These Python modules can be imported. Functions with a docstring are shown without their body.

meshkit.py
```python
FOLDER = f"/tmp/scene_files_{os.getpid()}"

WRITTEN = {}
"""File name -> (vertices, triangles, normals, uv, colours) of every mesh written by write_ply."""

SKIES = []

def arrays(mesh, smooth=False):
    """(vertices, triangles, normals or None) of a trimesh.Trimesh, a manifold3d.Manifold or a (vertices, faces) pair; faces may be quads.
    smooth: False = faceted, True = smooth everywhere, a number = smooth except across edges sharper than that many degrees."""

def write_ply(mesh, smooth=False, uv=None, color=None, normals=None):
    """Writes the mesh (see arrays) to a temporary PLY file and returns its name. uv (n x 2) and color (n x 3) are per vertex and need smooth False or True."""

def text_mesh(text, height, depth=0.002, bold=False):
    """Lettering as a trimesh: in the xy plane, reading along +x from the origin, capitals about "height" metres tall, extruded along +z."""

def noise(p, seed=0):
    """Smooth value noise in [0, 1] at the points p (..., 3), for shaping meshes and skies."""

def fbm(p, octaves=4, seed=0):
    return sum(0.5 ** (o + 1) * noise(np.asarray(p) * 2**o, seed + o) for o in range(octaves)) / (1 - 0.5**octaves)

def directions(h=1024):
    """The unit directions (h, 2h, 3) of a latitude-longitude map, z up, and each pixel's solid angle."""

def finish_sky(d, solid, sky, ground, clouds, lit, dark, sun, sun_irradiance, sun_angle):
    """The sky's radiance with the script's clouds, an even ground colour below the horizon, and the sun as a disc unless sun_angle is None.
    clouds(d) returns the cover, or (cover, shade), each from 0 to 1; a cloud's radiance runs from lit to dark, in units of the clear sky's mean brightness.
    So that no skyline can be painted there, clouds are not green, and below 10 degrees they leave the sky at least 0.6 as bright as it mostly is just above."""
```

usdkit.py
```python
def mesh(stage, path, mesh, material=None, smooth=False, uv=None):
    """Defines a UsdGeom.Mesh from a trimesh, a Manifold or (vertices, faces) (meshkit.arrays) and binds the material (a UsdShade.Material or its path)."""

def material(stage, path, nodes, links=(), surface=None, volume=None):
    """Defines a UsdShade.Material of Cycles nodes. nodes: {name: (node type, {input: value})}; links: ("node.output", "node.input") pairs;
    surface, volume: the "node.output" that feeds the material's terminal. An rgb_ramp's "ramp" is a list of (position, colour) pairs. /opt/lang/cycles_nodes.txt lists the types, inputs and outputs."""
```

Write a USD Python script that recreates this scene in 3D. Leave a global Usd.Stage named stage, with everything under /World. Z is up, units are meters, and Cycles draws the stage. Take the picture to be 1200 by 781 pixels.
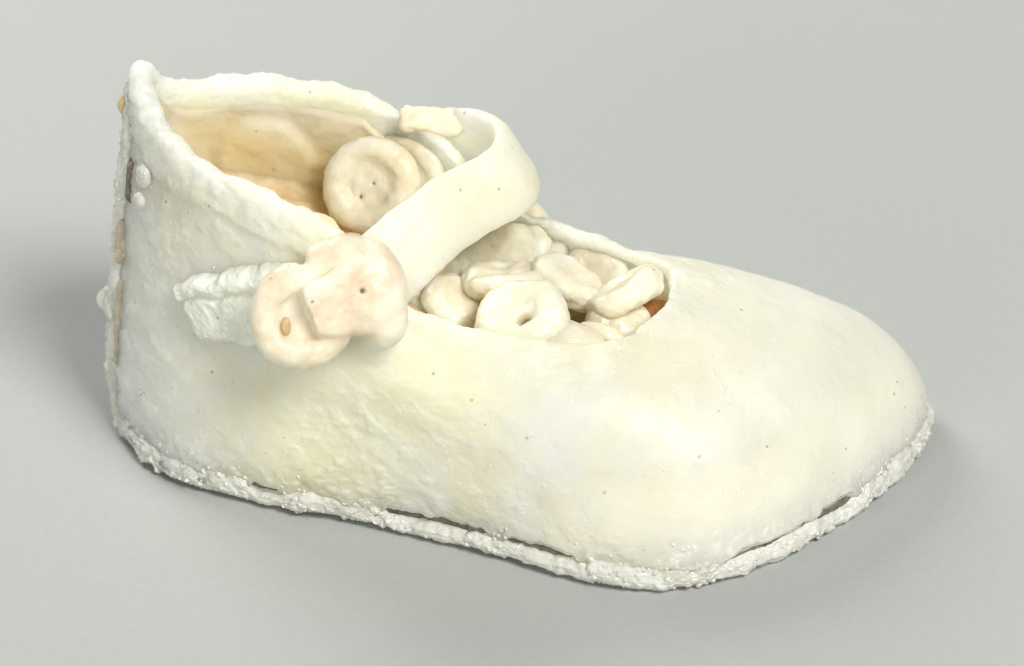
import math
import numpy as np
import trimesh
from scipy.interpolate import CubicSpline, interp1d
from scipy.ndimage import gaussian_filter1d
import shapely
from shapely.geometry import Polygon
from pxr import Gf, Sdf, Usd, UsdGeom, UsdLux, UsdShade, Vt
import usdkit
from meshkit import noise, fbm

stage = Usd.Stage.CreateInMemory()
UsdGeom.SetStageUpAxis(stage, UsdGeom.Tokens.z)
UsdGeom.SetStageMetersPerUnit(stage, 1.0)
UsdGeom.Xform.Define(stage, '/World')
UsdGeom.Scope.Define(stage, '/World/Looks')
PI = math.pi
V = lambda *a: np.array(a, float)
unit = lambda a: np.asarray(a, float) / np.maximum(np.linalg.norm(a, axis=-1, keepdims=True), 1e-12)

# ------------------------------------------------------------------ camera
PITCH, DIST, TARGET, SPAN = math.radians(30), 0.62, V(0, 0, 0.022), 0.150
fwd = V(0, math.cos(PITCH), -math.sin(PITCH))
eye = TARGET - fwd * DIST
cam = UsdGeom.Camera.Define(stage, '/World/camera')
cam.AddTranslateOp().Set(Gf.Vec3d(*eye))
cam.AddRotateXOp().Set(90 - math.degrees(PITCH))
cam.CreateHorizontalApertureAttr(36.0)
cam.CreateFocalLengthAttr(36.0 * DIST / SPAN)
cam.CreateFStopAttr(16.0)
cam.CreateFocusDistanceAttr(DIST - 0.008)
cam.CreateClippingRangeAttr(Gf.Vec2f(0.05, 100))
cam.CreateExposureAttr(0.0)


# ------------------------------------------------------------------ lamps of the photo studio
def rect_light(name, pos, look, w, h, power, color):
    l = UsdLux.RectLight.Define(stage, '/World/' + name)
    z = unit(np.asarray(pos, float) - np.asarray(look, float))
    x = unit(np.cross(V(0, 1, 0.01) if abs(z[2]) > 0.95 else V(0, 0, 1), z))
    y = np.cross(z, x)
    m = np.eye(4)
    m[0, :3], m[1, :3], m[2, :3], m[3, :3] = x, y, z, pos
    l.AddTransformOp().Set(Gf.Matrix4d(*m.ravel().tolist()))
    l.CreateWidthAttr(w); l.CreateHeightAttr(h)
    l.CreateIntensityAttr(power); l.CreateNormalizeAttr(False)
    l.CreateColorAttr(Gf.Vec3f(*color))
    return l


rect_light('softbox_right', (0.80, -1.06, 1.52), (0, 0, 0.02), 0.76, 0.76, 25.0, (1, 0.998, 0.965))
rect_light('softbox_back', (-0.37, 0.54, 0.52), (0, 0.24, 0.0), 0.36, 0.36, 11.2, (1, 1, 0.98))
rect_light('softbox_front', (-0.66, -1.18, 0.34), (0, 0, 0.02), 0.60, 0.50, 7.2, (0.98, 1, 0.96))
dome = UsdLux.DomeLight.Define(stage, '/World/studio_room')
dome.CreateIntensityAttr(0.022)
dome.CreateColorAttr(Gf.Vec3f(0.96, 1.0, 0.97))

# ------------------------------------------------------------------ helpers
used = {}


def path_for(name, parent):
    base = (str(parent.GetPath()) if parent else '/World') + '/'
    k = used.get(base + name, 0)
    used[base + name] = k + 1
    return base + (name if k == 0 else f'{name}_{k:03d}')


def put(name, mesh, mat, parent=None, smooth=True, label=None, cat=None, group=None, kind=None, at=None):
    """one Mesh prim; the mesh is in millimetres of the place, the prim in metres"""
    if isinstance(mesh, trimesh.Trimesh):
        v, f = np.array(mesh.vertices), np.array(mesh.faces)
    else:
        v, f = mesh
    v = np.asarray(v, float) * 0.001
    if at is not None:
        at = np.asarray(at, float) * 0.001
        v = v - at
    p = path_for(name, parent)
    m = usdkit.mesh(stage, p, (v, f), mat, smooth=smooth)
    if at is not None:
        UsdGeom.Xformable(m).AddTranslateOp().Set(Gf.Vec3d(*map(float, at)))
    tag(m.GetPrim(), label, cat, group, kind)
    return m.GetPrim()


def tag(prim, label=None, cat=None, group=None, kind=None):
    for k, x in (('label', label), ('category', cat), ('group', group), ('kind', kind)):
        if x:
            prim.SetCustomDataByKey(k, x)


def normals(v, f):
    n = np.zeros_like(v)
    fn = np.cross(v[f[:, 1]] - v[f[:, 0]], v[f[:, 2]] - v[f[:, 0]])
    for k in range(3):
        np.add.at(n, f[:, k], fn)
    return unit(n)


def grid_faces(nu, nv, wrap_u=True, wrap_v=False, flip=False):
    """faces of a (nu x nv) grid of vertices"""
    iu = np.arange(nu if wrap_u else nu - 1)
    iv = np.arange(nv if wrap_v else nv - 1)
    U, W = np.meshgrid(iu, iv, indexing='ij')
    U1, W1 = (U + 1) % nu, (W + 1) % nv
    a, b, c, d = U * nv + W, U1 * nv + W, U1 * nv + W1, U * nv + W1
    q = np.stack([a, b, c, d], -1).reshape(-1, 4)
    f = np.vstack([q[:, [0, 1, 2]], q[:, [0, 2, 3]]])
    return f[:, ::-1] if flip else f


def outward(v, f):
    """turn the faces of a closed mesh outwards"""
    t = v[f]
    vol = np.einsum('ij,ij->i', t[:, 0], np.cross(t[:, 1], t[:, 2])).sum()
    return f if vol > 0 else f[:, ::-1]


def surface_nets(fn, lo, hi, step):
    """mesh of fn(p) = 0 (negative inside), by naive surface nets"""
    lo, hi = np.asarray(lo, float), np.asarray(hi, float)
    n = np.ceil((hi - lo) / step).astype(int) + 1
    ax = [lo[k] + step * np.arange(n[k]) for k in range(3)]
    P = np.stack(np.meshgrid(*ax, indexing='ij'), -1)
    F = fn(P)
    c = n - 1
    corners = [(i, j, k) for i in (0, 1) for j in (0, 1) for k in (0, 1)]
    sub = lambda o: F[o[0]:o[0] + c[0], o[1]:o[1] + c[1], o[2]:o[2] + c[2]]
    inside = sum((sub(o) < 0).astype(int) for o in corners)
    act = (inside > 0) & (inside < 8)
    idx = np.full(tuple(c), -1)
    cells = np.argwhere(act)
    idx[act] = np.arange(len(cells))
    acc, cnt = np.zeros((len(cells), 3)), np.zeros(len(cells))
    for a in corners:
        for k in range(3):
            if a[k]:
                continue
            b = list(a); b[k] = 1
            fa, fb = sub(a)[act], sub(b)[act]
            cross = (fa < 0) != (fb < 0)
            t = np.where(cross, fa / np.where(cross, fa - fb, 1), 0)
            p = np.tile(np.array(a, float), (len(cells), 1)); p[:, k] = t
            acc[cross] += p[cross]; cnt[cross] += 1
    v = lo + (cells + acc / cnt[:, None]) * step
    quads = []
    for k in range(3):
        u, w = (k + 1) % 3, (k + 2) % 3
        A = np.take(F, range(0, n[k] - 1), k) < 0
        B = np.take(F, range(1, n[k]), k) < 0
        e = np.argwhere(A != B)
        e = e[(e[:, u] > 0) & (e[:, u] < c[u]) & (e[:, w] > 0) & (e[:, w] < c[w])]
        if not len(e):
            continue
        s = A[tuple(e.T)]
        def at(du, dw):
            q = e.copy(); q[:, u] += du; q[:, w] += dw
            return idx[tuple(q.T)]
        q = np.stack([at(-1, -1), at(0, -1), at(0, 0), at(-1, 0)], 1)
        q[~s] = q[~s][:, ::-1]
        quads.append(q)
    q = np.vstack(quads)
    f = np.vstack([q[:, [0, 1, 2]], q[:, [0, 2, 3]]])
    return v, outward(v, f)


def smin(a, b, k):
    h = np.clip(0.5 + 0.5 * (b - a) / k, 0, 1)
    return b + (a - b) * h - k * h * (1 - h)


def smax(a, b, k):
    return -smin(-a, -b, k)


def sd_ellipsoid(p, c, r):
    q = (p - np.asarray(c, float)) / np.asarray(r, float)
    k0 = np.linalg.norm(q, axis=-1)
    k1 = np.linalg.norm(q / np.asarray(r, float), axis=-1)
    return k0 * (k0 - 1) / np.maximum(k1, 1e-6)


def sd_torus(p, c, R, r):
    q = p - np.asarray(c, float)
    a = np.hypot(q[..., 0], q[..., 1]) - R
    return np.hypot(a, q[..., 2]) - r


def sd_disc(p, c, R, h, rnd):
    q = p - np.asarray(c, float)
    a = np.hypot(q[..., 0], q[..., 1]) - (R - rnd)
    b = np.abs(q[..., 2]) - (h - rnd)
    return np.minimum(np.maximum(a, b), 0) + np.hypot(np.maximum(a, 0), np.maximum(b, 0)) - rnd


def sd_capsule(p, a, b, r):
    a, b = np.asarray(a, float), np.asarray(b, float)
    t = np.clip(((p - a) @ (b - a)) / ((b - a) @ (b - a)), 0, 1)
    return np.linalg.norm(p - a - t[..., None] * (b - a), axis=-1) - r


def sgn(p, scale, seed, octaves=3):
    """fbm in about [-1, 1] with features of 'scale' millimetres"""
    return 2 * fbm(np.asarray(p) / scale + 37.3 * seed, octaves, seed) - 1


def roughen(v, f, *layers):
    """push vertices along their normals by (amplitude, feature size, seed[, mask])"""
    n = normals(v, f)
    d = 0
    for amp, size, seed, *mask in layers:
        x = sgn(v, size, seed)
        d = d + amp * x * (mask[0] if mask else 1)
    return v + n * np.asarray(d)[:, None]


# ------------------------------------------------------------------ materials
def wax(name, tones, mottling=90.0, sss=0.75, radius=0.0013, rough=0.37, bump=0.35, specks=0.5, grain=1600.0, heel=None, flecks=0.3, spec=0.4):
    """milky wax: three tones mottled by noise, a scattering body, fine grain, opaque white flecks and dust specks"""
    a, b, c = tones
    nodes = {
        'g': ('geometry', {}),
        'n1': ('noise_texture', {'scale': mottling, 'detail': 4.0, 'roughness': 0.6, 'distortion': 0.6}),
        'r1': ('rgb_ramp', {'ramp': [(0.34, a), (0.50, b), (0.66, c)]}),
        # opaque crystalline flecks in the wax
        'n2': ('noise_texture', {'scale': 420.0, 'detail': 3.0, 'roughness': 0.65}),
        'n2r': ('map_range', {'from_min': 0.60, 'from_max': 0.72, 'to_min': 0.0, 'to_max': flecks, 'clamp': True}),
        'mf': ('mix_color', {'b': (0.90, 0.90, 0.85)}),
        # dust specks
        'v': ('voronoi_texture', {'scale': 250.0, 'randomness': 1.0}),
        'vs': ('map_range', {'from_min': 0.055, 'from_max': 0.075, 'to_min': 1.0, 'to_max': 0.0, 'clamp': True}),
        'vc': ('separate_color', {}),
        'vk': ('math', {'math_type': 'less_than', 'value2': 0.62}),
        'vm': ('math', {'math_type': 'multiply'}),
        'vm2': ('math', {'math_type': 'multiply', 'value2': specks}),
        'ms': ('mix_color', {'b': (0.10, 0.085, 0.07)}),
        'n3': ('noise_texture', {'scale': grain, 'detail': 3.0, 'roughness': 0.6}),
        'n4': ('noise_texture', {'scale': grain * 0.22, 'detail': 3.0, 'roughness': 0.6}),
        'h': ('math', {'math_type': 'multiply_add', 'value2': 0.35}),
        'h2': ('math', {'math_type': 'multiply_add', 'value2': 2.2}),
        'bp': ('bump', {'strength': bump, 'distance': 0.0005}),
        'rr': ('map_range', {'from_min': 0.3, 'from_max': 0.7, 'to_min': rough - 0.08, 'to_max': rough + 0.12, 'clamp': True}),
        'p': ('principled_bsdf', {'subsurface_method': 'random_walk', 'subsurface_weight': sss, 'subsurface_scale': radius,
                                  'subsurface_radius': (1.0, 0.98, 0.86), 'subsurface_ior': 1.4, 'specular_ior_level': spec, 'ior': 1.43}),
    }
    links = [('g.position', 'n1.vector'), ('g.position', 'n2.vector'), ('g.position', 'n3.vector'), ('g.position', 'n4.vector'), ('g.position', 'v.vector'),
             ('n1.fac', 'r1.fac'), ('n2.fac', 'n2r.value'), ('n2r.result', 'mf.fac')]
    top = 'r1.color'
    if heel:  # the wax is greyer and greener towards the heel, where it lies thickest
        nodes |= {'sx': ('separate_xyz', {}), 'hm': ('map_range', {'from_min': -0.030, 'from_max': -0.047, 'to_min': 0.0, 'to_max': 0.9, 'clamp': True, 'range_type': 'smoothstep'}),
                  'hn': ('noise_texture', {'scale': 60.0, 'detail': 2.0}), 'hx': ('math', {'math_type': 'multiply_add', 'value2': 0.02}), 'hc': ('mix_color', {'b': heel}),
                  'tm': ('map_range', {'from_min': 0.024, 'from_max': 0.046, 'to_min': 0.0, 'to_max': 0.75, 'clamp': True, 'range_type': 'smoothstep'}), 'tc': ('mix_color', {'b': (0.905, 0.895, 0.69)})}
        links += [('g.position', 'sx.vector'), ('g.position', 'hn.vector'), ('hn.fac', 'hx.value1'), ('sx.x', 'hx.value3'), ('hx.value', 'hm.value'), ('hm.result', 'hc.fac'), (top, 'hc.a'),
                  ('hx.value', 'tm.value'), ('tm.result', 'tc.fac'), ('hc.result', 'tc.a')]
        top = 'tc.result'
    links += [(top, 'mf.a'), ('mf.result', 'ms.a'), ('v.distance', 'vs.value'), ('v.color', 'vc.color'), ('vc.r', 'vk.value1'),
              ('vs.result', 'vm.value1'), ('vk.value', 'vm.value2'), ('vm.value', 'vm2.value1'), ('vm2.value', 'ms.fac'), ('ms.result', 'p.base_color'),
              ('n3.fac', 'h.value1'), ('n4.fac', 'h.value3'), ('n2r.result', 'h2.value1'), ('h.value', 'h2.value3'), ('h2.value', 'bp.height'), ('bp.normal', 'p.normal'), ('n1.fac', 'rr.value'), ('rr.result', 'p.roughness')]
    return usdkit.material(stage, '/World/Looks/' + name, nodes, links, surface='p.BSDF')


def plain(name, c1, c2, scale=300.0, rough=0.7, bump=0.4, spec=0.3, dist=0.0004):
    nodes = {'g': ('geometry', {}), 'n': ('noise_texture', {'scale': scale, 'detail': 5.0, 'roughness': 0.65}), 'r': ('rgb_ramp', {'ramp': [(0.3, c1), (0.7, c2)]}),
             'n2': ('noise_texture', {'scale': scale * 6, 'detail': 3.0}), 'b': ('bump', {'strength': bump, 'distance': dist}),
             'p': ('principled_bsdf', {'roughness': rough, 'specular_ior_level': spec})}
    links = [('g.position', 'n.vector'), ('g.position', 'n2.vector'), ('n.fac', 'r.fac'), ('n2.fac', 'b.height'), ('b.normal', 'p.normal'), ('r.color', 'p.base_color')]
    return usdkit.material(stage, '/World/Looks/' + name, nodes, links, surface='p.BSDF')


M = {
    'upper': wax('upper_wax', [(0.845, 0.785, 0.51), (0.865, 0.845, 0.605), (0.88, 0.883, 0.75)], 48, heel=(0.745, 0.795, 0.715), bump=0.25, flecks=0.5),
    'strap': wax('strap_wax', [(0.82, 0.72, 0.46), (0.85, 0.80, 0.58), (0.87, 0.845, 0.68)], 70),
    'tail': wax('tail_wax', [(0.72, 0.725, 0.60), (0.76, 0.775, 0.66), (0.81, 0.825, 0.73)], 150, radius=0.0008, sss=0.35, rough=0.45, flecks=0.5),
    'crust': wax('sole_crust_wax', [(0.62, 0.60, 0.51), (0.70, 0.69, 0.61), (0.78, 0.77, 0.70)], 160, bump=0.6, grain=1100, flecks=0.4, specks=0.3, sss=0.35, radius=0.001, rough=0.3),
    'lining': wax('lining_wax', [(0.88, 0.65, 0.34), (0.90, 0.74, 0.46), (0.90, 0.79, 0.57)], 60, sss=0.6, rough=0.36, specks=0.35, flecks=0.2),
    'rim': wax('rim_wax', [(0.78, 0.66, 0.44), (0.82, 0.72, 0.52), (0.85, 0.79, 0.63)], 110, radius=0.0008, sss=0.35, heel=(0.74, 0.755, 0.69)),
    'fill': wax('filling_wax', [(0.74, 0.52, 0.27), (0.82, 0.63, 0.37), (0.86, 0.72, 0.48)], 120, rough=0.35, specks=0.2, flecks=0.1),
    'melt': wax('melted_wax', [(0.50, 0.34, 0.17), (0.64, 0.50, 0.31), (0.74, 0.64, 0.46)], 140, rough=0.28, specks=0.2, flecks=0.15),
    'pink': wax('pinkish_wax', [(0.72, 0.56, 0.40), (0.78, 0.67, 0.505), (0.84, 0.79, 0.63)], 150, radius=0.0009, sss=0.45, rough=0.33, specks=0.6, flecks=0.15),
    'pale': wax('pale_button_wax', [(0.80, 0.69, 0.47), (0.85, 0.78, 0.59), (0.875, 0.84, 0.69)], 110, radius=0.0008, sss=0.35, rough=0.26, specks=0.4, flecks=0.2),
    'milk': wax('milky_button_wax', [(0.70, 0.60, 0.42), (0.765, 0.70, 0.53), (0.81, 0.775, 0.64)], 110, radius=0.0008, sss=0.35, rough=0.22, specks=0.25, flecks=0.25),
    'grey': wax('greyish_button_wax', [(0.60, 0.51, 0.35), (0.69, 0.635, 0.47), (0.77, 0.74, 0.61)], 130, radius=0.0008, sss=0.35, rough=0.25, specks=0.2, flecks=0.3),
    'tan': wax('tan_button_wax', [(0.63, 0.53, 0.34), (0.69, 0.61, 0.44), (0.75, 0.70, 0.55)], 90, radius=0.0008, sss=0.35, rough=0.36, specks=0.3, flecks=0.15),
    'crumb': wax('crumb_wax', [(0.64, 0.62, 0.53), (0.73, 0.72, 0.64), (0.82, 0.81, 0.74)], 200, sss=0.2, radius=0.0006, rough=0.28, bump=0.6, flecks=0.3, specks=0.1),
    'drip': wax('drip_wax', [(0.80, 0.75, 0.60), (0.84, 0.81, 0.70), (0.86, 0.85, 0.78)], 130, radius=0.0008, sss=0.35, rough=0.25, flecks=0.4),
    'amber': plain('amber_leather', (0.30, 0.11, 0.03), (0.48, 0.22, 0.07), 250, 0.4, 0.3, 0.4),
    'orange': wax('orange_wax', [(0.60, 0.38, 0.17), (0.66, 0.46, 0.25), (0.72, 0.56, 0.36)], 200, radius=0.0008, sss=0.35, rough=0.35, specks=0.2, flecks=0.1),
    'felt': plain('bare_grey_leather', (0.10, 0.085, 0.06), (0.30, 0.27, 0.22), 700, 0.85, 0.8, 0.2),
    'beige': plain('bare_beige_leather', (0.34, 0.29, 0.20), (0.52, 0.46, 0.36), 500, 0.8, 0.6, 0.25),
    'hair': plain('dark_fibre', (0.03, 0.03, 0.035), (0.06, 0.06, 0.06), 500),
    'paper': plain('grey_paper', (0.394, 0.409, 0.393), (0.422, 0.436, 0.418), 900, 0.75, 0.10, 0.25, 0.0003),
}

# ------------------------------------------------------------------ the paper the shoe stands on, running up behind it
ys = np.concatenate([np.linspace(-1.4, 0.55, 40), 0.55 + 0.35 * np.sin(np.linspace(0, PI / 2, 24)[1:]), np.full(8, 0.9)])
zs = np.concatenate([np.zeros(40), 0.35 * (1 - np.cos(np.linspace(0, PI / 2, 24)[1:])), np.linspace(0.35, 1.1, 9)[1:]])
xs = np.linspace(-1.3, 1.3, 30)
v = np.array([(x, y, z) for x in xs for y, z in zip(ys, zs)]) * 1000
put('paper_ground', (v, grid_faces(len(xs), len(ys), False, False)), M['paper'], label='pale grey seamless paper under and behind the shoe', cat='backdrop', kind='structure')

# ------------------------------------------------------------------ the shoe
shoe = UsdGeom.Xform.Define(stage, '/World/baby_shoe').GetPrim()
tag(shoe, 'cream wax coated baby shoe with buttoned ankle strap, filled with buttons', 'shoe')

OUT = np.array([(-61.3, 18), (-60.8, 12), (-59.4, 7), (-56.9, 1.4), (-52.8, -4.6), (-47.8, -8.5), (-42, -11.3), (-35.8, -14.3), (-27.5, -17.2), (-20, -19.8), (-12.7, -22.7),
                (-3.3, -27.3), (5, -31.7), (13.4, -35.4), (21.7, -36.6), (29.7, -34.4), (36.2, -30.2), (45, -22.5), (50, -17), (54.9, -11), (58.8, -4), (61.8, 1.5), (63.4, 8),
                (62.6, 14.5), (57.5, 20.5), (48, 24.3), (35, 25), (20, 23.8), (0, 23.8), (-20, 26.5), (-38, 30.5), (-48, 31.3), (-55.5, 28.5), (-60, 23.5)])


def closed_curve(pts, n):
    p = np.vstack([pts, pts[:1]])
    d = np.concatenate([[0], np.cumsum(np.linalg.norm(np.diff(p[:, :2], axis=0), axis=1))])
    cs = CubicSpline(d, p, bc_type='periodic')
    q = cs(np.linspace(0, d[-1], 4000, endpoint=False))
    q = np.vstack([q, q[:1]])
    s = np.concatenate([[0], np.cumsum(np.linalg.norm(np.diff(q, axis=0), axis=1))])
    return np.stack([np.interp(np.linspace(0, s[-1], n, endpoint=False), s, q[:, k]) for k in range(q.shape[1])], 1)


NS = 1000
edge = closed_curve(OUT, NS)
edge = np.stack([gaussian_filter1d(edge[:, k], 6, mode='wrap') for k in (0, 1)], 1)
tan_ = unit(np.roll(edge, -1, 0) - np.roll(edge, 1, 0))
enorm = np.stack([tan_[:, 1], -tan_[:, 0]], 1)          # outward: the outline runs anticlockwise
smooth_n = unit(np.stack([gaussian_filter1d(enorm[:, k], 25, mode='wrap') for k in (0, 1)], 1))

# sole point, top line point (x, y, z), how far the wall rises before it leans, lean outward at the top, drop at the top
ST = np.array([
    (-61, 18, -55.0, 18.5, 55.6, 18, 2.0, -14), (-59.4, 7, -54.0, 12, 53.0, 18, 2.0, -14), (-52.8, -4.6, -50.3, 6.2, 49.3, 18, 2.0, -14), (-42, -11.3, -43.5, -1.8, 48.8, 17, 2.4, -13),
    (-27.5, -17.2, -30, -9.5, 45.6, 15, 3.0, -12), (-20, -19.8, -25, -11.5, 43.5, 14, 3.2, -11), (-8, -25.2, -17.5, -13.8, 34.8, 12, 4, -7), (0, -29, -9.5, -14.6, 31.3, 12, 5, -5),
    (8, -33, 0, -16.4, 29.9, 12, 7, -4), (16, -36, 8, -17.2, 29.2, 12.5, 9, -3.2), (26, -35.7, 15, -15.3, 29.2, 13, 11, -2.5), (36, -30.2, 19.8, -11, 29.7, 14.5, 13, -3.2),
    (48, -19.5, 22.8, -6, 30.6, 14.5, 17, -4.2), (58, -5.5, 24.2, -1, 31.0, 13.5, 20, -6.8), (63.4, 8, 24.2, 3.2, 30.8, 13, 21, -7.4), (57.5, 20.5, 22.8, 6.4, 30.2, 13.5, 17, -7.4),
    (40, 24.9, 18, 10.5, 30.4, 12, 8, -5), (22, 23.8, 11, 14, 31, 12, 5, -6), (8, 23.6, 4, 15.8, 32.8, 12, 4.5, -7), (-3, 23.9, -2.5, 17, 36, 13, 4, -9), (-14, 25.2, -9, 19.2, 43, 14, 3.5, -12),
    (-22, 26.8, -15.5, 21.8, 46.8, 15, 3.5, -12), (-32, 29, -25, 24.8, 48.9, 16, 3.4, -12), (-44, 31, -36, 27.3, 49.4, 17, 3.2, -13), (-52, 30.2, -45, 27.6, 48.8, 17, 2.5, -13), (-58, 26, -51.2, 24.8, 50.0, 18, 2, -14)])
ed = np.linalg.norm(ST[:, None, :2] - edge[None], axis=-1).argmin(1).astype(float)
ed[0] = 0 if ed[0] < NS / 2 else ed[0] - NS
assert (np.diff(ed) > 0).all(), ed
cs = CubicSpline(np.append(ed, ed[0] + NS), np.vstack([ST[:, 2:], ST[:1, 2:]]), bc_type='periodic')
PR = cs(np.arange(NS))
rimw = V(0.9, 0.9)
jag = sgn(PR[:, :3] * V(1, 1, 0.3), 7.0, 5)
RIM = PR[:, :3].copy()
RIM[:, 2] += 0.45 * jag

arc = np.arange(NS)
near = edge[:, 1] < np.interp(edge[:, 0], [-62, 64], [17, 9])


def span(x0, x1, soft):
    """1 along the near edge of the sole between two x, tapering at both ends"""
    x = edge[:, 0]
    return np.where(near, np.clip(np.minimum(x - x0, x1 - x) / soft, 0, 1), 0)


slit = np.maximum.reduce([span(-39.5, -33.2, 0.9), span(-20.2, -3.0, 2.2), span(-2.2, 9.6, 1.6), span(9.3, 11.2, 0.8) * 0.8, span(43, 52.0, 2.5) * 1.15, span(29, 47, 4) * 0.85, span(20, 27, 2) * 0.35])
slit = slit * (0.85 + 0.35 * sgn(np.stack([edge[:, 0], edge[:, 1], 9 + 0 * edge[:, 0]], 1), 3.0, 8))
slit = np.clip(slit, 0, 1.05)

# the upper: outer wall from the sole up to the top line, round the rim and back down inside
NT = 190
tt = np.linspace(0, 1, NT) ** 1.15
P0 = np.column_stack([edge - smooth_n * 0.75, np.full(NS, 3.2)])
P1 = P0 + np.column_stack([smooth_n * -0.3, PR[:, 3]])
toe = np.clip((edge[:, 0] - 20) / 30, 0, 1)
nt = np.clip((edge[:, 0] - 0) / 12, 0, 1) * np.clip((2 - edge[:, 1]) / 10, 0, 1)
nt = gaussian_filter1d(nt, 20, mode='wrap')
P1[:, :2] += smooth_n * (0.3 * toe - 4.6 * nt)[:, None]
P2 = RIM + np.column_stack([smooth_n * PR[:, 4:5], PR[:, 5]])
B = lambda t: [(1 - t) ** 3, 3 * t * (1 - t) ** 2, 3 * t * t * (1 - t), t ** 3]
b = B(tt)
OUTER = sum(w[None, :, None] * P[:, None, :] for w, P in zip(b, (P0, P1, P2, RIM)))
OUTER[..., 2] += 1.9 * slit[:, None] * np.clip(1 - (OUTER[..., 2] - 3.2) / 4.0, 0, 1)
gu = np.roll(OUTER, -1, 0) - np.roll(OUTER, 1, 0)
gv = np.gradient(OUTER, axis=1)
ON = unit(np.cross(gu, gv))                               # outward normal of the wall
for k in range(3):
    ON[..., k] = gaussian_filter1d(ON[..., k], 8, axis=0, mode='wrap')
ON = unit(ON)
TH = 2.1 + 0.1 * np.exp(-((1 - tt) / 0.08) ** 2)


def shell(off_out, off_in, j1, bottom=0, n_round=14):
    """closed ring of wall between two offsets below the outer surface, up to grid row j1"""
    O = OUTER[:, bottom:j1] - ON[:, bottom:j1] * off_out[None, bottom:j1, None]
    I = OUTER[:, bottom:j1] - ON[:, bottom:j1] * off_in[None, bottom:j1, None]
    c, h = (O[:, -1] + I[:, -1]) / 2, (O[:, -1] - I[:, -1]) / 2
    up = unit(OUTER[:, j1 - 1] - OUTER[:, j1 - 3]) * np.linalg.norm(h, axis=-1, keepdims=True)
    cap = np.stack([c + math.cos(a) * h + math.sin(a) * up for a in np.linspace(0, PI, n_round + 2)[1:-1]], 1)
    c0, h0 = (O[:, 0] + I[:, 0]) / 2, (I[:, 0] - O[:, 0]) / 2
    dn = V(0, 0, -0.7)
    foot = np.stack([c0 + math.cos(a) * h0 + math.sin(a) * dn for a in np.linspace(0, PI, 6)[1:-1]], 1)
    G = np.concatenate([O, cap, I[:, ::-1], foot], 1)
    v = G.reshape(-1, 3)
    f = outward(v, grid_faces(NS, G.shape[1], True, True))
    return v, f, G.shape[1]


v, f, nv = shell(0 * TH, TH, NT)
hx = np.clip((-38 - v[:, 0]) / 14, 0, 1)                   # heel
low = np.clip((9 - v[:, 2]) / 6, 0, 1)                     # crust at the foot of the wall
high = np.clip(1 - np.abs(v[:, 2] - 50) / 12, 0, 1) * (v[:, 0] < -10)
mid = np.exp(-((v[:, 0] + 22) / 9) ** 2) * np.clip((26 - v[:, 2]) / 10, 0, 1)    # rough seam below the strap button
G3 = v.reshape(NS, nv, 3)
rimz = np.zeros((NS, nv)); q = np.arange(nv) - (NT + 7)
rimz[:] = np.exp(-(q / 26.0) ** 2)[None]
rimz = rimz.ravel()
dist = np.linalg.norm(OUTER - OUTER[:, -1:], axis=-1)
band = np.zeros((NS, nv)); band[:, :NT] = np.clip((5.4 + 1.6 * sgn(OUTER, 4.0, 26) - dist) / 1.2, 0, 1); band[:, NT:] = 1
band = (band * np.clip((-16 - OUTER[:, -1:, 0]) / 6, 0, 1)).ravel()
v = v + normals(v, f) * (0.6 * band)[:, None]
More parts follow.
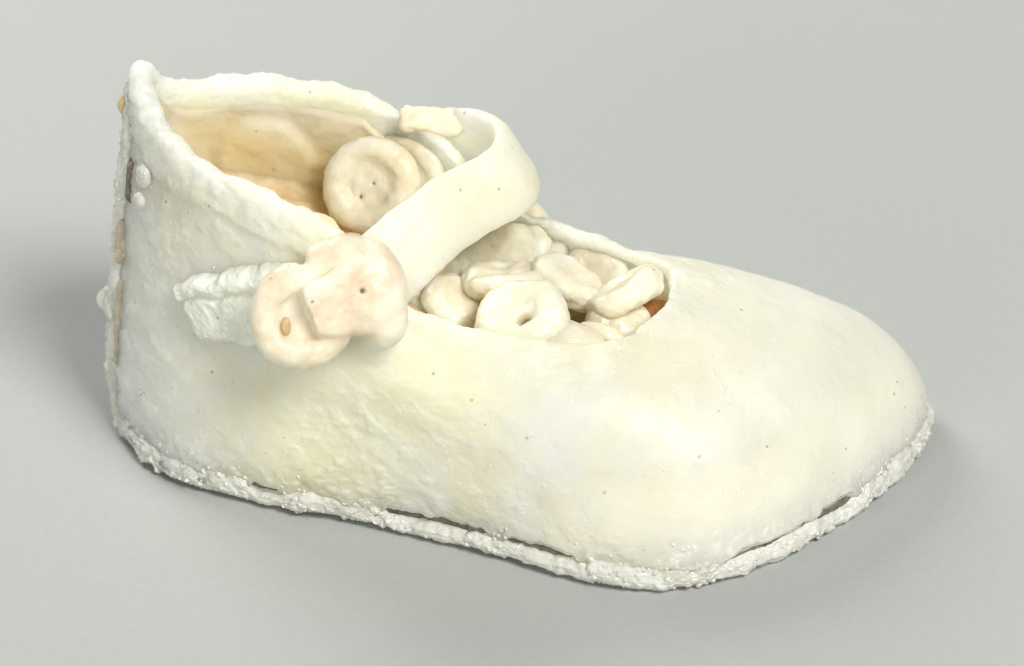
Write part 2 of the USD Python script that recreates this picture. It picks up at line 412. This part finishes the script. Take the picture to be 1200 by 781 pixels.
v = roughen(v, f, (0.55, 16, 1), (0.30, 6.5, 2), (0.75, 5.5, 6, rimz), (0.45, 2.2, 7, rimz), (0.16, 1.0, 8, rimz), (0.07 + 0.04 * (v[:, 0] < 5) + 0.16 * hx + 0.34 * low + 0.14 * high + 0.18 * mid, 2.2, 3), (0.03 + 0.10 * hx + 0.26 * low + 0.10 * high + 0.10 * mid, 0.9, 4))
fl = np.clip((sgn(v, 3.2, 46, 4) - 0.08) / 0.22, 0, 1)
fm = np.clip(0.20 * np.clip((22 - v[:, 0]) / 14, 0.15, 1) + 0.6 * hx + 0.7 * np.clip((13 - v[:, 2]) / 9, 0, 1) * (v[:, 0] < 30) + 0.9 * mid + 0.5 * high, 0, 1.1)
v = v + normals(v, f) * (0.26 * fm * fl * fl * (3 - 2 * fl))[:, None]
UPPER, UPPER_N = (v, f), nv
put('upper', (v, f), M['upper'], shoe)

# lining: tan wax on the inside of the wall
J = int(NT * 0.94)
v, f, nv = shell(0 * TH + 1.5, 0 * TH + 3.6, J)
v[:, 2] -= 4.5 * np.clip((v[:, 0] + 22) / 7, 0, 1) * np.clip((v[:, 2] - 15) / 8, 0, 1)
n = normals(v, f)
for c, r, a in (((-37, 25, 37), 8.5, 1.1), ((-26, 22, 40), 6.0, 0.5)):        # discs buried under the wax
    q = np.clip((r - np.linalg.norm((v - V(*c)) * V(1, 0.7, 1), axis=1)) / 2.2, 0, 1)
    v = v + n * (a * q * q * (3 - 2 * q) * ((n @ V(0, -1, 0)) > 0.2))[:, None]
v = roughen(v, f, (0.7, 11, 11), (0.35, 4, 12), (0.12, 1.5, 13))
put('lining', (v, f), M['lining'], shoe, label='tan wax on the inside wall of the shoe')

# sole: crusted ring of wax with a leather slab between it and the upper
pr = np.array([(9, 3.0), (9, 0.6), (5, 0.2), (2.4, 0.3), (1.1, 0.6), (0.5, 1.05), (0.2, 1.5), (0.25, 2.1), (0.4, 2.8), (0.8, 3.4), (1.6, 3.75), (3.2, 3.75)])
k = np.linspace(0, len(pr) - 1, 90)
pr = np.stack([np.interp(k, np.arange(len(pr)), pr[:, i]) for i in (0, 1)], 1)
pr[:, 0] = gaussian_filter1d(pr[:, 0], 1.2); pr[:, 1] = gaussian_filter1d(pr[:, 1], 1.2)
Z = pr[None, :, 1] * np.ones((NS, 1))
topz = np.clip((Z - 2.2) / 1.0, 0, 1)
Z = Z + topz * (0.45 - 1.15 * slit[:, None])
G = np.concatenate([edge[:, None] - smooth_n[:, None] * pr[None, :, :1], Z[..., None]], -1)
v = G.reshape(-1, 3)
f = outward(v, grid_faces(NS, len(pr), True, True))
rim_mask = np.clip(1.2 - (np.repeat(pr[None, :, 0], NS, 0).ravel()) / 3, 0, 1)
v = roughen(v, f, (0.75, 5, 31, rim_mask), (0.38, 1.9, 32, rim_mask), (0.34, 1.0, 33, rim_mask), (0.2, 0.6, 34, rim_mask))
v[:, 2] = np.maximum(v[:, 2], 0.02)
SOLE = (v, f)
put('sole', (v, f), M['crust'], shoe, label='crusted greyish white wax edge of the sole')

wp = np.array([(9, 2.2), (1.7, 2.2), (1.5, 3.0), (1.6, 4.0), (2.1, 5.3), (9, 5.3)])
G = np.concatenate([edge[:, None] - smooth_n[:, None] * wp[None, :, :1], np.broadcast_to(wp[None, :, 1:], (NS, len(wp), 1))], -1)
v = G.reshape(-1, 3)
f = outward(v, grid_faces(NS, len(wp), True, True))
put('leather_welt', (v, f), M['felt'], shoe, smooth=30, label='bare grey brown leather showing in gaps above the sole')

# heel strip up the back seam
def on_wall(u, t, lift=0.0):
    """point on the outer wall at station u (float, wraps) and height t in 0..1"""
    u = np.asarray(u, float) % NS
    i = np.floor(u).astype(int); w = (u - i)[..., None]
    j = np.clip(np.interp(t, tt, np.arange(NT)), 0, NT - 1.001)
    a = np.floor(j).astype(int); q = (j - a)[..., None]
    g = lambda A: (A[i, a] * (1 - w) + A[(i + 1) % NS, a] * w) * (1 - q) + (A[i, a + 1] * (1 - w) + A[(i + 1) % NS, a + 1] * w) * q
    return g(OUTER) + g(ON) * np.asarray(lift)[..., None], g(ON)


per = np.linalg.norm(np.roll(edge, -1, 0) - edge, axis=1).mean()     # mm per station


def wall_patch(u0, u1, t0, t1, thick, nu, nt, ragged=0.0, seed=0, sink=1.0, taper=0.25):
    """raised pad lying on the wall: rounded over its border, closed below the surface"""
    U, T = np.meshgrid(np.linspace(-1, 1, nu), np.linspace(-1, 1, nt), indexing='ij')
    wob = 1 + ragged * sgn(np.stack([U * 0, T * 6, T * 0 + seed], -1), 1.0, seed)
    e = np.minimum(1 - np.abs(U), 1)
    prof = np.clip(np.minimum((1 - np.abs(U)) / taper, (1 - np.abs(T)) / (taper * 0.3)), 0, 1)
    prof = np.sqrt(1 - (1 - prof) ** 2)
    uu = (u0 + u1) / 2 + U * wob * (u1 - u0) / 2
    t = (t0 + t1) / 2 + T * (t1 - t0) / 2
    top, n = on_wall(uu, t, -sink + (thick + sink) * prof)
    bot, _ = on_wall(uu, t, np.full(U.shape, -sink - 0.6))
    v = np.concatenate([top.reshape(-1, 3), bot.reshape(-1, 3)])
    a = grid_faces(nu, nt, False, False)
    k = nu * nt
    rim = np.concatenate([np.arange(nu) * nt, (nu - 1) * nt + np.arange(1, nt), (np.arange(nu - 2, -1, -1)) * nt + nt - 1, np.arange(nt - 2, 0, -1)])
    r2 = np.roll(rim, -1)
    s = np.vstack([np.stack([rim, r2, r2 + k], 1), np.stack([rim, r2 + k, rim + k], 1)])
    f = np.vstack([a, a[:, ::-1] + k, s[:, ::-1]])
    return v, outward(v, f)


v, f = wall_patch(-9, 27, 0.02, 0.985, 0.9, 60, 200, ragged=0.12, seed=3, taper=0.3)
v = roughen(v, f, (0.45, 5, 41), (0.32, 1.8, 42), (0.15, 0.8, 43))
HEEL = (v, f)
put('heel_strip', (v, f), M['crust'], shoe, label='crusted strip up the back seam of the heel')


def bare_patch(u0, u1, t0, t1, seed, name='leather_patch', label='dark leather bared where the wax has cracked', lift=0.35, mat='felt'):
    v, f = wall_patch(u0, u1, t0, t1, lift, 14, 60, ragged=0.55, seed=seed, taper=0.9)
    v = roughen(v, f, (0.12, 1.0, seed))
    return put(name, (v, f), M[mat], shoe, label=label)


bare_patch(30.5, 35.5, 0.66, 0.80, 51, lift=0.75)
bare_patch(29.5, 32.0, 0.14, 0.42, 52, label='beige grey leather bared beside the heel strip', lift=0.7, mat='beige')
bare_patch(25, 27.5, 0.44, 0.58, 53, label='grey leather streak on the heel strip', lift=1.0, mat='beige')


# ------------------------------------------------------------------ ribbons: strap and its loose tail
def ribbon(top, bot, thick, nl, nw, edge_soft=0.35):
    """closed band between two edge curves"""
    top, bot = np.asarray(top, float), np.asarray(bot, float)
    k = np.arange(len(top))
    a, c = CubicSpline(k, top), CubicSpline(k, bot)
    s = np.linspace(0, len(top) - 1, nl)
    A, C = a(s), c(s)
    wd = unit(C - A)
    mid = (A + C) / 2
    t = unit(np.gradient(mid, axis=0))
    n = unit(np.cross(t, wd))
    half = np.linalg.norm(C - A, axis=1)[:, None, None] / 2
    th = np.linspace(0, 2 * PI, nw, endpoint=False)
    ex = 0.60                                              # super-ellipse section
    cx = np.sign(np.cos(th)) * np.abs(np.cos(th)) ** ex
    cy = np.sign(np.sin(th)) * np.abs(np.sin(th)) ** 0.8
    endr = np.sqrt(np.clip(1 - (1 - np.clip(np.minimum(s, s[-1] - s) / edge_soft, 0, 1)) ** 2, 0.0, 1))
    hw = half * (0.8 + 0.2 * endr[:, None, None])
    G = mid[:, None] + hw * cx[None, :, None] * wd[:, None] + (thick / 2) * (0.15 + 0.85 * endr[:, None, None]) * cy[None, :, None] * n[:, None]
    v = G.reshape(-1, 3)
    f = grid_faces(nl, nw, False, True)
    c0, c1 = len(v), len(v) + 1
    v = np.vstack([v, G[0].mean(0), G[-1].mean(0)])
    r = np.arange(nw); r2 = (r + 1) % nw
    f = np.vstack([f, np.stack([r2, r, np.full(nw, c0)], 1)[:, ::-1] * 1, (np.stack([r, r2, np.full(nw, c1) - (nl - 1) * nw], 1) + (nl - 1) * nw)[:, ::-1]])
    return v, outward(v, f)


TOP = [(-19, 22.5, 46.5), (-12.5, 21.8, 47.6), (-6.5, 19.5, 49.0), (-2.8, 15, 49.4), (-2.6, 10, 49.4), (-4.8, 5.5, 49.2), (-9.8, 0, 49.2), (-15, -6.5, 48.5), (-20.6, -11.4, 46.0), (-25.6, -14.8, 42.6)]
BOT = [(-19, 24.5, 37), (-12, 24, 37), (-3, 22, 37.5), (2.6, 17, 38), (3.9, 11, 38.3), (2, 5, 38.6), (-3.7, -3, 39), (-9, -10.5, 38.6), (-13.7, -15.6, 36.2), (-18.9, -17.6, 31.6)]
TOP, BOT = np.array(TOP), np.array(BOT)
TOP, BOT = TOP + (BOT - TOP) * 0.04, BOT + (TOP - BOT) * 0.05
v, f = ribbon(TOP, BOT, 3.0, 420, 120)
v = roughen(v, f, (0.5, 12, 61), (0.22, 4.5, 62), (0.09, 1.6, 63), (0.03, 0.8, 64))
strap = put('strap', (v, f), M['strap'], shoe)


def wall_quad(tl, tr, br, bl, thick, nu, nt, seed, sink=1.2, taper=0.14, wob=0.05):
    """raised pad on the wall between four (station, height) corners"""
    A, Bq = np.meshgrid(np.linspace(0, 1, nu), np.linspace(0, 1, nt), indexing='ij')
    A2 = A + wob * 1.3 * sgn(np.stack([A * 2, Bq * 4, 0 * A + seed], -1), 1.0, seed) * np.clip(1 - A * 1.5, 0, 1)
    B2 = Bq + wob * 2.2 * sgn(np.stack([A * 7, Bq * 1.5, 0 * A + seed + 9], -1), 1.0, seed + 1)
    tl, tr, br, bl = (np.array(q, float) for q in (tl, tr, br, bl))
    q = ((1 - A2)[..., None] * ((1 - B2)[..., None] * tl + B2[..., None] * bl) + A2[..., None] * ((1 - B2)[..., None] * tr + B2[..., None] * br))
    e = np.clip(np.minimum.reduce([A / (taper * 0.7), (1 - A) / taper, Bq / taper, (1 - Bq) / taper]), 0, 1)
    prof = np.sqrt(1 - (1 - e) ** 2) * (1 - 0.28 * np.exp(-((Bq - 0.30) / 0.05) ** 2) + 0.12 * np.exp(-((Bq - 0.18) / 0.08) ** 2))
    top, n = on_wall(q[..., 0], q[..., 1], -sink + (thick + sink) * prof)
    bot, _ = on_wall(q[..., 0], q[..., 1], np.full(A.shape, -sink - 0.5))
    v = np.concatenate([top.reshape(-1, 3), bot.reshape(-1, 3)])
    a, k = grid_faces(nu, nt, False, False), nu * nt
    rim = np.concatenate([np.arange(nu) * nt, (nu - 1) * nt + np.arange(1, nt), (np.arange(nu - 2, -1, -1)) * nt + nt - 1, np.arange(nt - 2, 0, -1)])
    r2 = np.roll(rim, -1)
    st = np.vstack([np.stack([rim, r2, r2 + k], 1), np.stack([rim, r2 + k, rim + k], 1)])
    f = np.vstack([a, a[:, ::-1] + k, st[:, ::-1]])
    return v, outward(v, f)


v, f = wall_quad((95, 0.575), (168, 0.84), (168, 0.53), (115, 0.435), 2.5, 150, 90, 66)
v = roughen(v, f, (0.4, 5, 66), (0.35, 2.2, 67), (0.2, 1.0, 68))
put('strap_tail', (v, f), M['tail'], shoe, label='blunt crusted end of the strap left of the button')


# ------------------------------------------------------------------ wax lumps and buttons
def frame(normal, spin=0.0):
    """rows: local x, y, z of a button whose face looks along 'normal'"""
    z = unit(V(*normal))
    x = unit(np.cross(V(0, 0, 1) if abs(z[2]) < 0.95 else V(0, 1, 0), z))
    y = np.cross(z, x)
    c, s = math.cos(spin), math.sin(spin)
    return np.stack([x * c + y * s, -x * s + y * c, z])


def lump(fn, lo, hi, step, centre, normal=(0, -0.3, 0.95), spin=0.0, rough=((0.3, 5, 1), (0.12, 1.8, 2), (0.04, 0.8, 3)), seed=0):
    v, f = surface_nets(fn, lo, hi, step)
    v = v @ frame(normal, spin) + np.asarray(centre, float)
    return roughen(v, f, *[(a, s, k + seed) for a, s, k in rough]), f


def button_fn(R, h, rim=0.9, dish=0.6, holes=((0, 0, 1.0),)):
    def fn(p):
        d = smin(sd_torus(p, (0, 0, 0), R - h * rim, h * rim), sd_disc(p, (0, 0, -0.2), R - h * 0.6, h * dish, h * 0.4), 0.8)
        for x, y, r in holes:
            d = smax(d, r - np.hypot(p[..., 0] - x, p[..., 1] - y), 0.5)
        return d
    return fn


GROUP = None


def button(centre, normal, R, h, mat, label, holes=((0, 0, 1.0),), rim=0.9, dish=0.6, spin=0.0, seed=0, squash=None, bump=1.0):
    fn = button_fn(R, h, rim, dish, holes)
    if squash:
        g = fn
        fn = lambda p: g(p / np.array([squash[0], squash[1], 1.0])) * min(squash)
    e = R * (max(squash) if squash else 1) + 1.5
    v, f = lump(fn, (-e, -e, -h - 1.2), (e, e, h + 1.2), 0.33, centre, normal, spin, ((0.8 * bump, 5, 1), (0.20 * bump, 2.0, 2), (0.05, 0.8, 3)), seed)
    base = V(v[:, 0].mean(), v[:, 1].mean(), v[:, 2].min())
    return put('wax_coated_button', (v, f), M[mat], None, label=label, cat='button', at=base)


# the big button closing the strap: two merged lobes, a raised ridge between, pits
def clasp(p):
    w = p
    ring = smin(sd_torus(w, (-4.0, -1.6, 0.2), 5.3, 2.2), sd_disc(w, (-4.0, -1.6, 0.0), 5.6, 1.1, 0.6), 0.5)
    knob = smin(sd_ellipsoid(w, (5.4, 1.2, 0.4), (5.4, 6.6, 3.4)), sd_ellipsoid(w, (2.2, 6.0, -0.4), (6.2, 3.2, 2.6)), 1.2)
    knob = smin(knob, sd_ellipsoid(w, (7.6, -2.8, 0.0), (3.3, 4.2, 3.0)), 0.8)
    d = smin(ring, knob, 0.6)
    # cream saddle dripping over both, with a step on its left
    sad = sd_disc(w @ np.array([[0.97, 0.1, 0.2], [-0.1, 0.99, 0], [-0.2, -0.02, 0.98]]), (-0.2, 0.4, 1.5), 5.2, 1.9, 1.1)
    sad = smax(sad, -(w[..., 0] + 0.30 * w[..., 1] + 3.3), 0.4)
    sad = smax(sad, w[..., 1] - 0.55 * w[..., 0] - 4.6, 0.5)
    d = smin(d, sad, 0.7)
    d = smax(d, -sd_ellipsoid(w, (-6.5, -3.0, 2.0), (0.8, 1.7, 1.5)), 0.3)     # slot of the button
    d = smax(d, -sd_ellipsoid(w, (4.4, 1.9, 3.9), (0.5, 0.5, 0.9)), 0.4)
    d = smax(d, -sd_ellipsoid(w, (4.2, -7.0, 2.0), (1.5, 2.6, 3.0)), 0.8)
    d = smax(d, -sd_ellipsoid(w, (-3.8, 7.2, 1.0), (0.8, 1.8, 4.0)), 0.6)
    return d


CL = V(-25.6, -18.4, 37.6)
CN = (0.10, -0.93, 0.36)
v, f = lump(clasp, (-14, -13, -5), (14, 13, 7.5), 0.33, CL, CN, 0.0, ((0.7, 5.5, 71), (0.25, 2.2, 72), (0.06, 0.8, 73)))
clasp_part = put('strap_button', (v, f), M['pink'], shoe, label='pinkish lobed lump of wax over the strap button')

CF = frame(CN)
lq = lambda *a: V(*a) @ CF + CL

v, f = lump(lambda p: sd_ellipsoid(p, (0, 0, 0), (0.75, 1.5, 0.5)), (-2, -3, -1.5), (2, 3, 1.5), 0.2, lq(-6.5, -3.0, 0.75), CN, 0.0, ((0.1, 1, 1),), 76)
put('slot', (v, f), M['orange'], clasp_part, label='orange slot at the left of the strap button')
v, f = lump(lambda p: sd_ellipsoid(p, (0, 0, 0), (2.2, 0.7, 1.2)), (-4, -2, -2.5), (4, 2, 2.5), 0.25, lq(-7.2, 3.9, -0.2), CN, 0.5, ((0.25, 2, 1),), 77)
put('smear', (v, f), M['orange'], clasp_part, label='orange smear along the upper edge of the strap button')
v, f = lump(lambda p: sd_ellipsoid(p, (0, 0, 0), (3.0, 0.8, 1.2)), (-4.5, -2, -2.5), (4.5, 2, 2.5), 0.25, lq(2.0, 8.6, -0.9), CN, 0.2, ((0.25, 2, 1),), 78)
put('smear', (v, f), M['orange'], clasp_part, label='orange smear above the strap button against the rim')

v, f = lump(lambda p: sd_ellipsoid(p, (0, 0, 0), (0.33, 0.33, 0.3)), (-1, -1, -1), (1, 1, 1), 0.12, lq(4.4, 1.9, 3.45), CN, 0.0, ((0.05, 1, 1),), 79)
put('pit', (v, f), M['felt'], clasp_part, label='dark pit in the lump over the strap button')

# drops of wax on the rim, heel and strap
def drop(centre, r, mat='drip', normal=(0, -0.5, 0.8), seed=0, name='wax_drip', parent=None, label=None, bump=1.0):
    fn = lambda p: sd_ellipsoid(p, (0, 0, 0), r)
    e = np.array(r) + 1.2
    v, f = lump(fn, -e, e, 0.3, centre, normal, 0.0, ((0.5 * bump, 3.0, 1), (0.25 * bump, 1.2, 2)), seed)
    return put(name, (v, f), M[mat], parent or shoe, label=label)


def sd_slab(p, half, rnd):
    q = np.abs(p) - (np.asarray(half, float) - rnd)
    return np.minimum(q.max(-1), 0) + np.linalg.norm(np.maximum(q, 0), axis=-1) - rnd


v, f = lump(lambda p: sd_slab(p, (4.8, 2.1, 1.3), 1.25), (-7, -4, -2.8), (7, 4, 2.8), 0.3, (-12.0, 20.4, 46.5), (0.05, -0.8, 0.6), -0.1, ((0.6, 3, 81), (0.25, 1.2, 82)))
put('wax_drip', (v, f), M['rim'], shoe, label='flat tan piece of wax bridging the far rim and the strap')
def drop_on(u, t, r, mat, seed, lift=0.3, **k):
    p, n = on_wall(np.array(float(u)), t, np.array(lift))
    drop(p, r, mat, tuple(n), seed, **k)


drop_on(8, 0.28, (1.6, 2.2, 1.7), 'crust', 83, 1.0)
drop_on(16, 0.28, (3.0, 1.8, 1.3), 'crust', 88, 0.6)
drop_on(54, 0.74, (1.3, 1.3, 0.9), 'crust', 84)
drop_on(56, 0.83, (1.6, 2.0, 1.0), 'crust', 87)
drop_on(13, 0.90, (0.9, 1.7, 1.0), 'orange', 85, 0.8, name='orange_drip', label='small orange drop on the heel tab')

# crumbs of wax crusted along the seams
rng = np.random.default_rng(7)
ico = trimesh.creation.icosphere(2)
cv, cf, n0 = [], [], 0


def crumb(p, r):
    global n0
    w = ico.vertices * (1 + 0.45 * sgn(ico.vertices * 0.9 + rng.uniform(0, 60, 3), 1.0, 3, 2))[:, None]
    a = rng.normal(size=(3, 3)); q = np.linalg.qr(a)[0]
    cv.append((w * r * np.array([1, rng.uniform(0.6, 1.2), rng.uniform(0.45, 0.9)])) @ q + p)
    cf.append(ico.faces + n0); n0 += len(w)


def crumbs(n, u_range, t_of, r_range, lift):
    for _ in range(n):
        u, t = rng.uniform(*u_range), t_of()
        i = int(u) % NS
        p, _n = on_wall(np.array(u), t, np.array(lift + rng.uniform(-0.2, 0.1)))
        crumb(p, rng.uniform(*r_range) ** 1.0)




def seed_on(mesh, weight, n, r_range, sink):
    """crumbs half sunk in a finished surface, where weight says"""
    v, f = mesh
    nn = normals(v, f)
    w = np.clip(weight, 0, None)
    for k in rng.choice(len(v), n, p=w / w.sum()):
        r = r_range[0] + (r_range[1] - r_range[0]) * rng.uniform() ** 2
        crumb(v[k] - nn[k] * r * sink, r)


sv, uv_ = SOLE[0], UPPER[0]
fit = 0.35 + np.clip(sgn(sv, 9, 55), 0, 1)
seed_on(SOLE, (sv[:, 2] > 0.6) * (1 - np.clip(np.repeat(slit, len(pr)), 0, 1)) * (np.repeat(pr[None, :, 0], NS, 0).ravel() < 1.6) * fit, 1700, (0.14, 0.62), 0.45)
un = normals(*UPPER)
out_side = (un[:, 1] < 0.3)
seed_on(UPPER, out_side * np.clip((8.5 - uv_[:, 2]) / 4, 0, 1) ** 2 * (uv_[:, 2] > 3.3) * (1 - np.clip(np.repeat(slit, UPPER_N), 0, 1)), 500, (0.14, 0.55), 0.5)
seed_on(UPPER, out_side * (uv_[:, 0] < -25) * np.clip((sgn(uv_, 6, 56) - 0.1), 0, 1) * (uv_[:, 2] > 5), 260, (0.12, 0.4), 0.6)
seed_on(HEEL, (HEEL[0][:, 2] > 4) * (normals(*HEEL)[:, 0] < 0.5), 500, (0.14, 0.6), 0.45)
put('wax_crumbs', (np.vstack(cv), np.vstack(cf)), M['crumb'], shoe, kind='stuff', label='crumbs of wax crusted along the seams')

# wax that fills the inside of the shoe
def inside_at(z, depth):
    """the outline of the hollow at a height"""
    j = np.abs(OUTER[..., 2] - z).argmin(1)
    i = np.arange(0, NS, 8)
    return Polygon((OUTER[i, j[i]] - ON[i, j[i]] * depth)[:, :2]).buffer(0)


def filling(x0, x1, hx, hz, mat, label, seed, poly):
    gx, gy = np.meshgrid(np.linspace(x0, x1, 240), np.linspace(-26, 32, 200), indexing='ij')
    P = np.stack([gx, gy, 0 * gx], -1)
    zz = np.interp(gx, hx, hz) + 1.6 * sgn(P, 8, seed) + 0.6 * sgn(P, 2.6, seed + 1)
    ok = shapely.contains_xy(poly, gx, gy)
    v = np.stack([gx, gy, zz], -1).reshape(-1, 3)
    f = grid_faces(240, 200, False, False)
    f = f[ok.ravel()[f].all(1)]
    keep = np.unique(f)
    re = np.full(len(v), -1); re[keep] = np.arange(len(keep))
    put('wax_filling', (v[keep], re[f]), M[mat], shoe, label=label)


filling(-60, -11, [-60, -45, -30, -18, -11], [38, 36, 33.5, 29, 24], 'fill', 'amber tan wax deep in the ankle of the shoe', 91, inside_at(37, 1.9))
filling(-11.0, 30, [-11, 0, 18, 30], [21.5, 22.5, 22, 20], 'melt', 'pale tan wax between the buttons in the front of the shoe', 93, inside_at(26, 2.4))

# ------------------------------------------------------------------ the buttons lying in the shoe
button((-21.0, 15.8, 38.0), (-0.12, -0.86, 0.5), 7.4, 2.4, 'tan', 'large two holed wax coated button leaning inside the ankle opening', holes=((-1.2, -1.7, 0.4), (0.6, 0.4, 0.25)), dish=0.5, seed=101)
button((-16.6, 18.6, 37.0), (-0.25, -0.86, 0.45), 7.2, 1.6, 'tan', 'wax coated button half hidden behind the large one in the ankle opening', holes=(), seed=102)
button((-30.5, 4.5, 32.5), (-0.1, -0.45, 0.9), 7.0, 2.4, 'lining', 'tan wax covered disc low behind the near ankle rim', holes=(), rim=0.9, dish=0.9, seed=104, bump=1.4)

button((-2.6, 15.0, 29.0), (-0.1, -0.80, 0.55), 8.6, 1.7, 'grey', 'large greyish wax coated button leaning under the strap bend', holes=(), dish=0.8, seed=105)
button((5.0, 15.0, 28.6), (0.1, -0.8, 0.5), 3.8, 1.5, 'grey', 'small pale wax coated button in the far gap below the rim', holes=(), dish=0.9, seed=106)
button((12.6, 11.0, 26.0), (-0.2, -0.6, 0.7), 5.0, 1.8, 'grey', 'greyish wax coated button below the far rim at the right', holes=(), dish=0.8, seed=107)
button((-0.8, 3.4, 28.6), (0.05, 0.28, 0.95), 6.8, 2.2, 'milk', 'milky wax coated button lying nearly flat behind the holed button', holes=(), dish=0.8, rim=0.95, seed=108, bump=1.4)
button((8.4, 4.2, 28.3), (0.50, 0.12, 0.85), 6.2, 2.1, 'pale', 'cream wax coated button tilted down to the right in the middle of the pile', holes=(), dish=0.85, rim=0.95, seed=109, bump=1.4)
button((1.4, -8.2, 29.0), (-0.22, -0.42, 0.88), 6.8, 2.4, 'pale', 'cream wax coated ring button with one open hole at the front', holes=((0.9, -0.6, 1.35),), rim=1.0, dish=0.6, seed=110, bump=1.3)
button((16.2, 0.6, 28.4), (-0.42, 0.30, 0.86), 6.9, 2.2, 'pale', 'wide cream wax coated button with raised rim below the vamp edge', holes=(), rim=0.9, dish=0.6, seed=111, squash=(1.0, 0.85), bump=1.2)
button((15.8, -4.4, 24.8), (0.15, -0.5, 0.84), 5.4, 2.0, 'grey', 'pinkish grey wax coated button low at the right of the opening', holes=(), dish=0.9, seed=112, bump=1.3)
button((-8.6, 1.0, 26.6), (0.35, -0.45, 0.82), 4.8, 2.0, 'milk', 'greyish milky button at the left of the opening beneath the strap', holes=(), dish=0.9, seed=113, bump=1.3)
button((-13.6, 2.6, 26.0), (0.2, -0.6, 0.75), 3.2, 1.6, 'milk', 'small milky button leftmost in the front opening by the strap', holes=(), dish=0.9, seed=114)
button((-10.2, 8.6, 27.4), (0.1, -0.6, 0.75), 3.0, 1.4, 'grey', 'small greyish button just under the lower edge of the strap', holes=(), dish=0.9, seed=115)

v, f = lump(lambda p: smin(sd_ellipsoid(p, (0, 0, 0), (6.6, 4.4, 2.6)), sd_ellipsoid(p, (4, -1, -0.6), (3.6, 3.0, 2.0)), 1.2), (-9, -7, -5), (9, 7, 5), 0.33, (6.2, -11.6, 27.0), (0, -0.35, 0.94), 0.0, ((0.5, 4, 1), (0.12, 1.6, 2)), 121)
put('wax_lump', (v, f), M['milk'], None, label='glossy milky lump of wax in front of the holed button', cat='wax lump', at=(6.2, -11.6, v[:, 2].min()))
v, f = lump(lambda p: sd_ellipsoid(p, (0, 0, 0), (3.4, 1.3, 0.9)), (-5, -3, -2.5), (5, 3, 2.5), 0.25, (12.9, -8.4, 27.0), (0.1, -0.5, 0.85), -0.55, ((0.3, 2.5, 1), (0.1, 1.0, 2)), 131)
put('wax_chip', (v, f), M['pale'], None, label='small pale chip of wax at the front edge of the pile', cat='wax chip', at=(12.9, -8.4, v[:, 2].min()))
v, f = lump(lambda p: sd_ellipsoid(p, (0, 0, 0), (4.2, 2.6, 1.4)), (-6, -4, -3), (6, 4, 3), 0.3, (20.8, 0.6, 24.6), (-0.2, -0.6, 0.75), 0.2, ((0.5, 3, 1), (0.2, 1.2, 2)), 141)
put('amber_fragment', (v, f), M['amber'], None, label='dark amber brown fragment at the right end of the opening', cat='fragment', at=(20.8, 0.6, v[:, 2].min()))
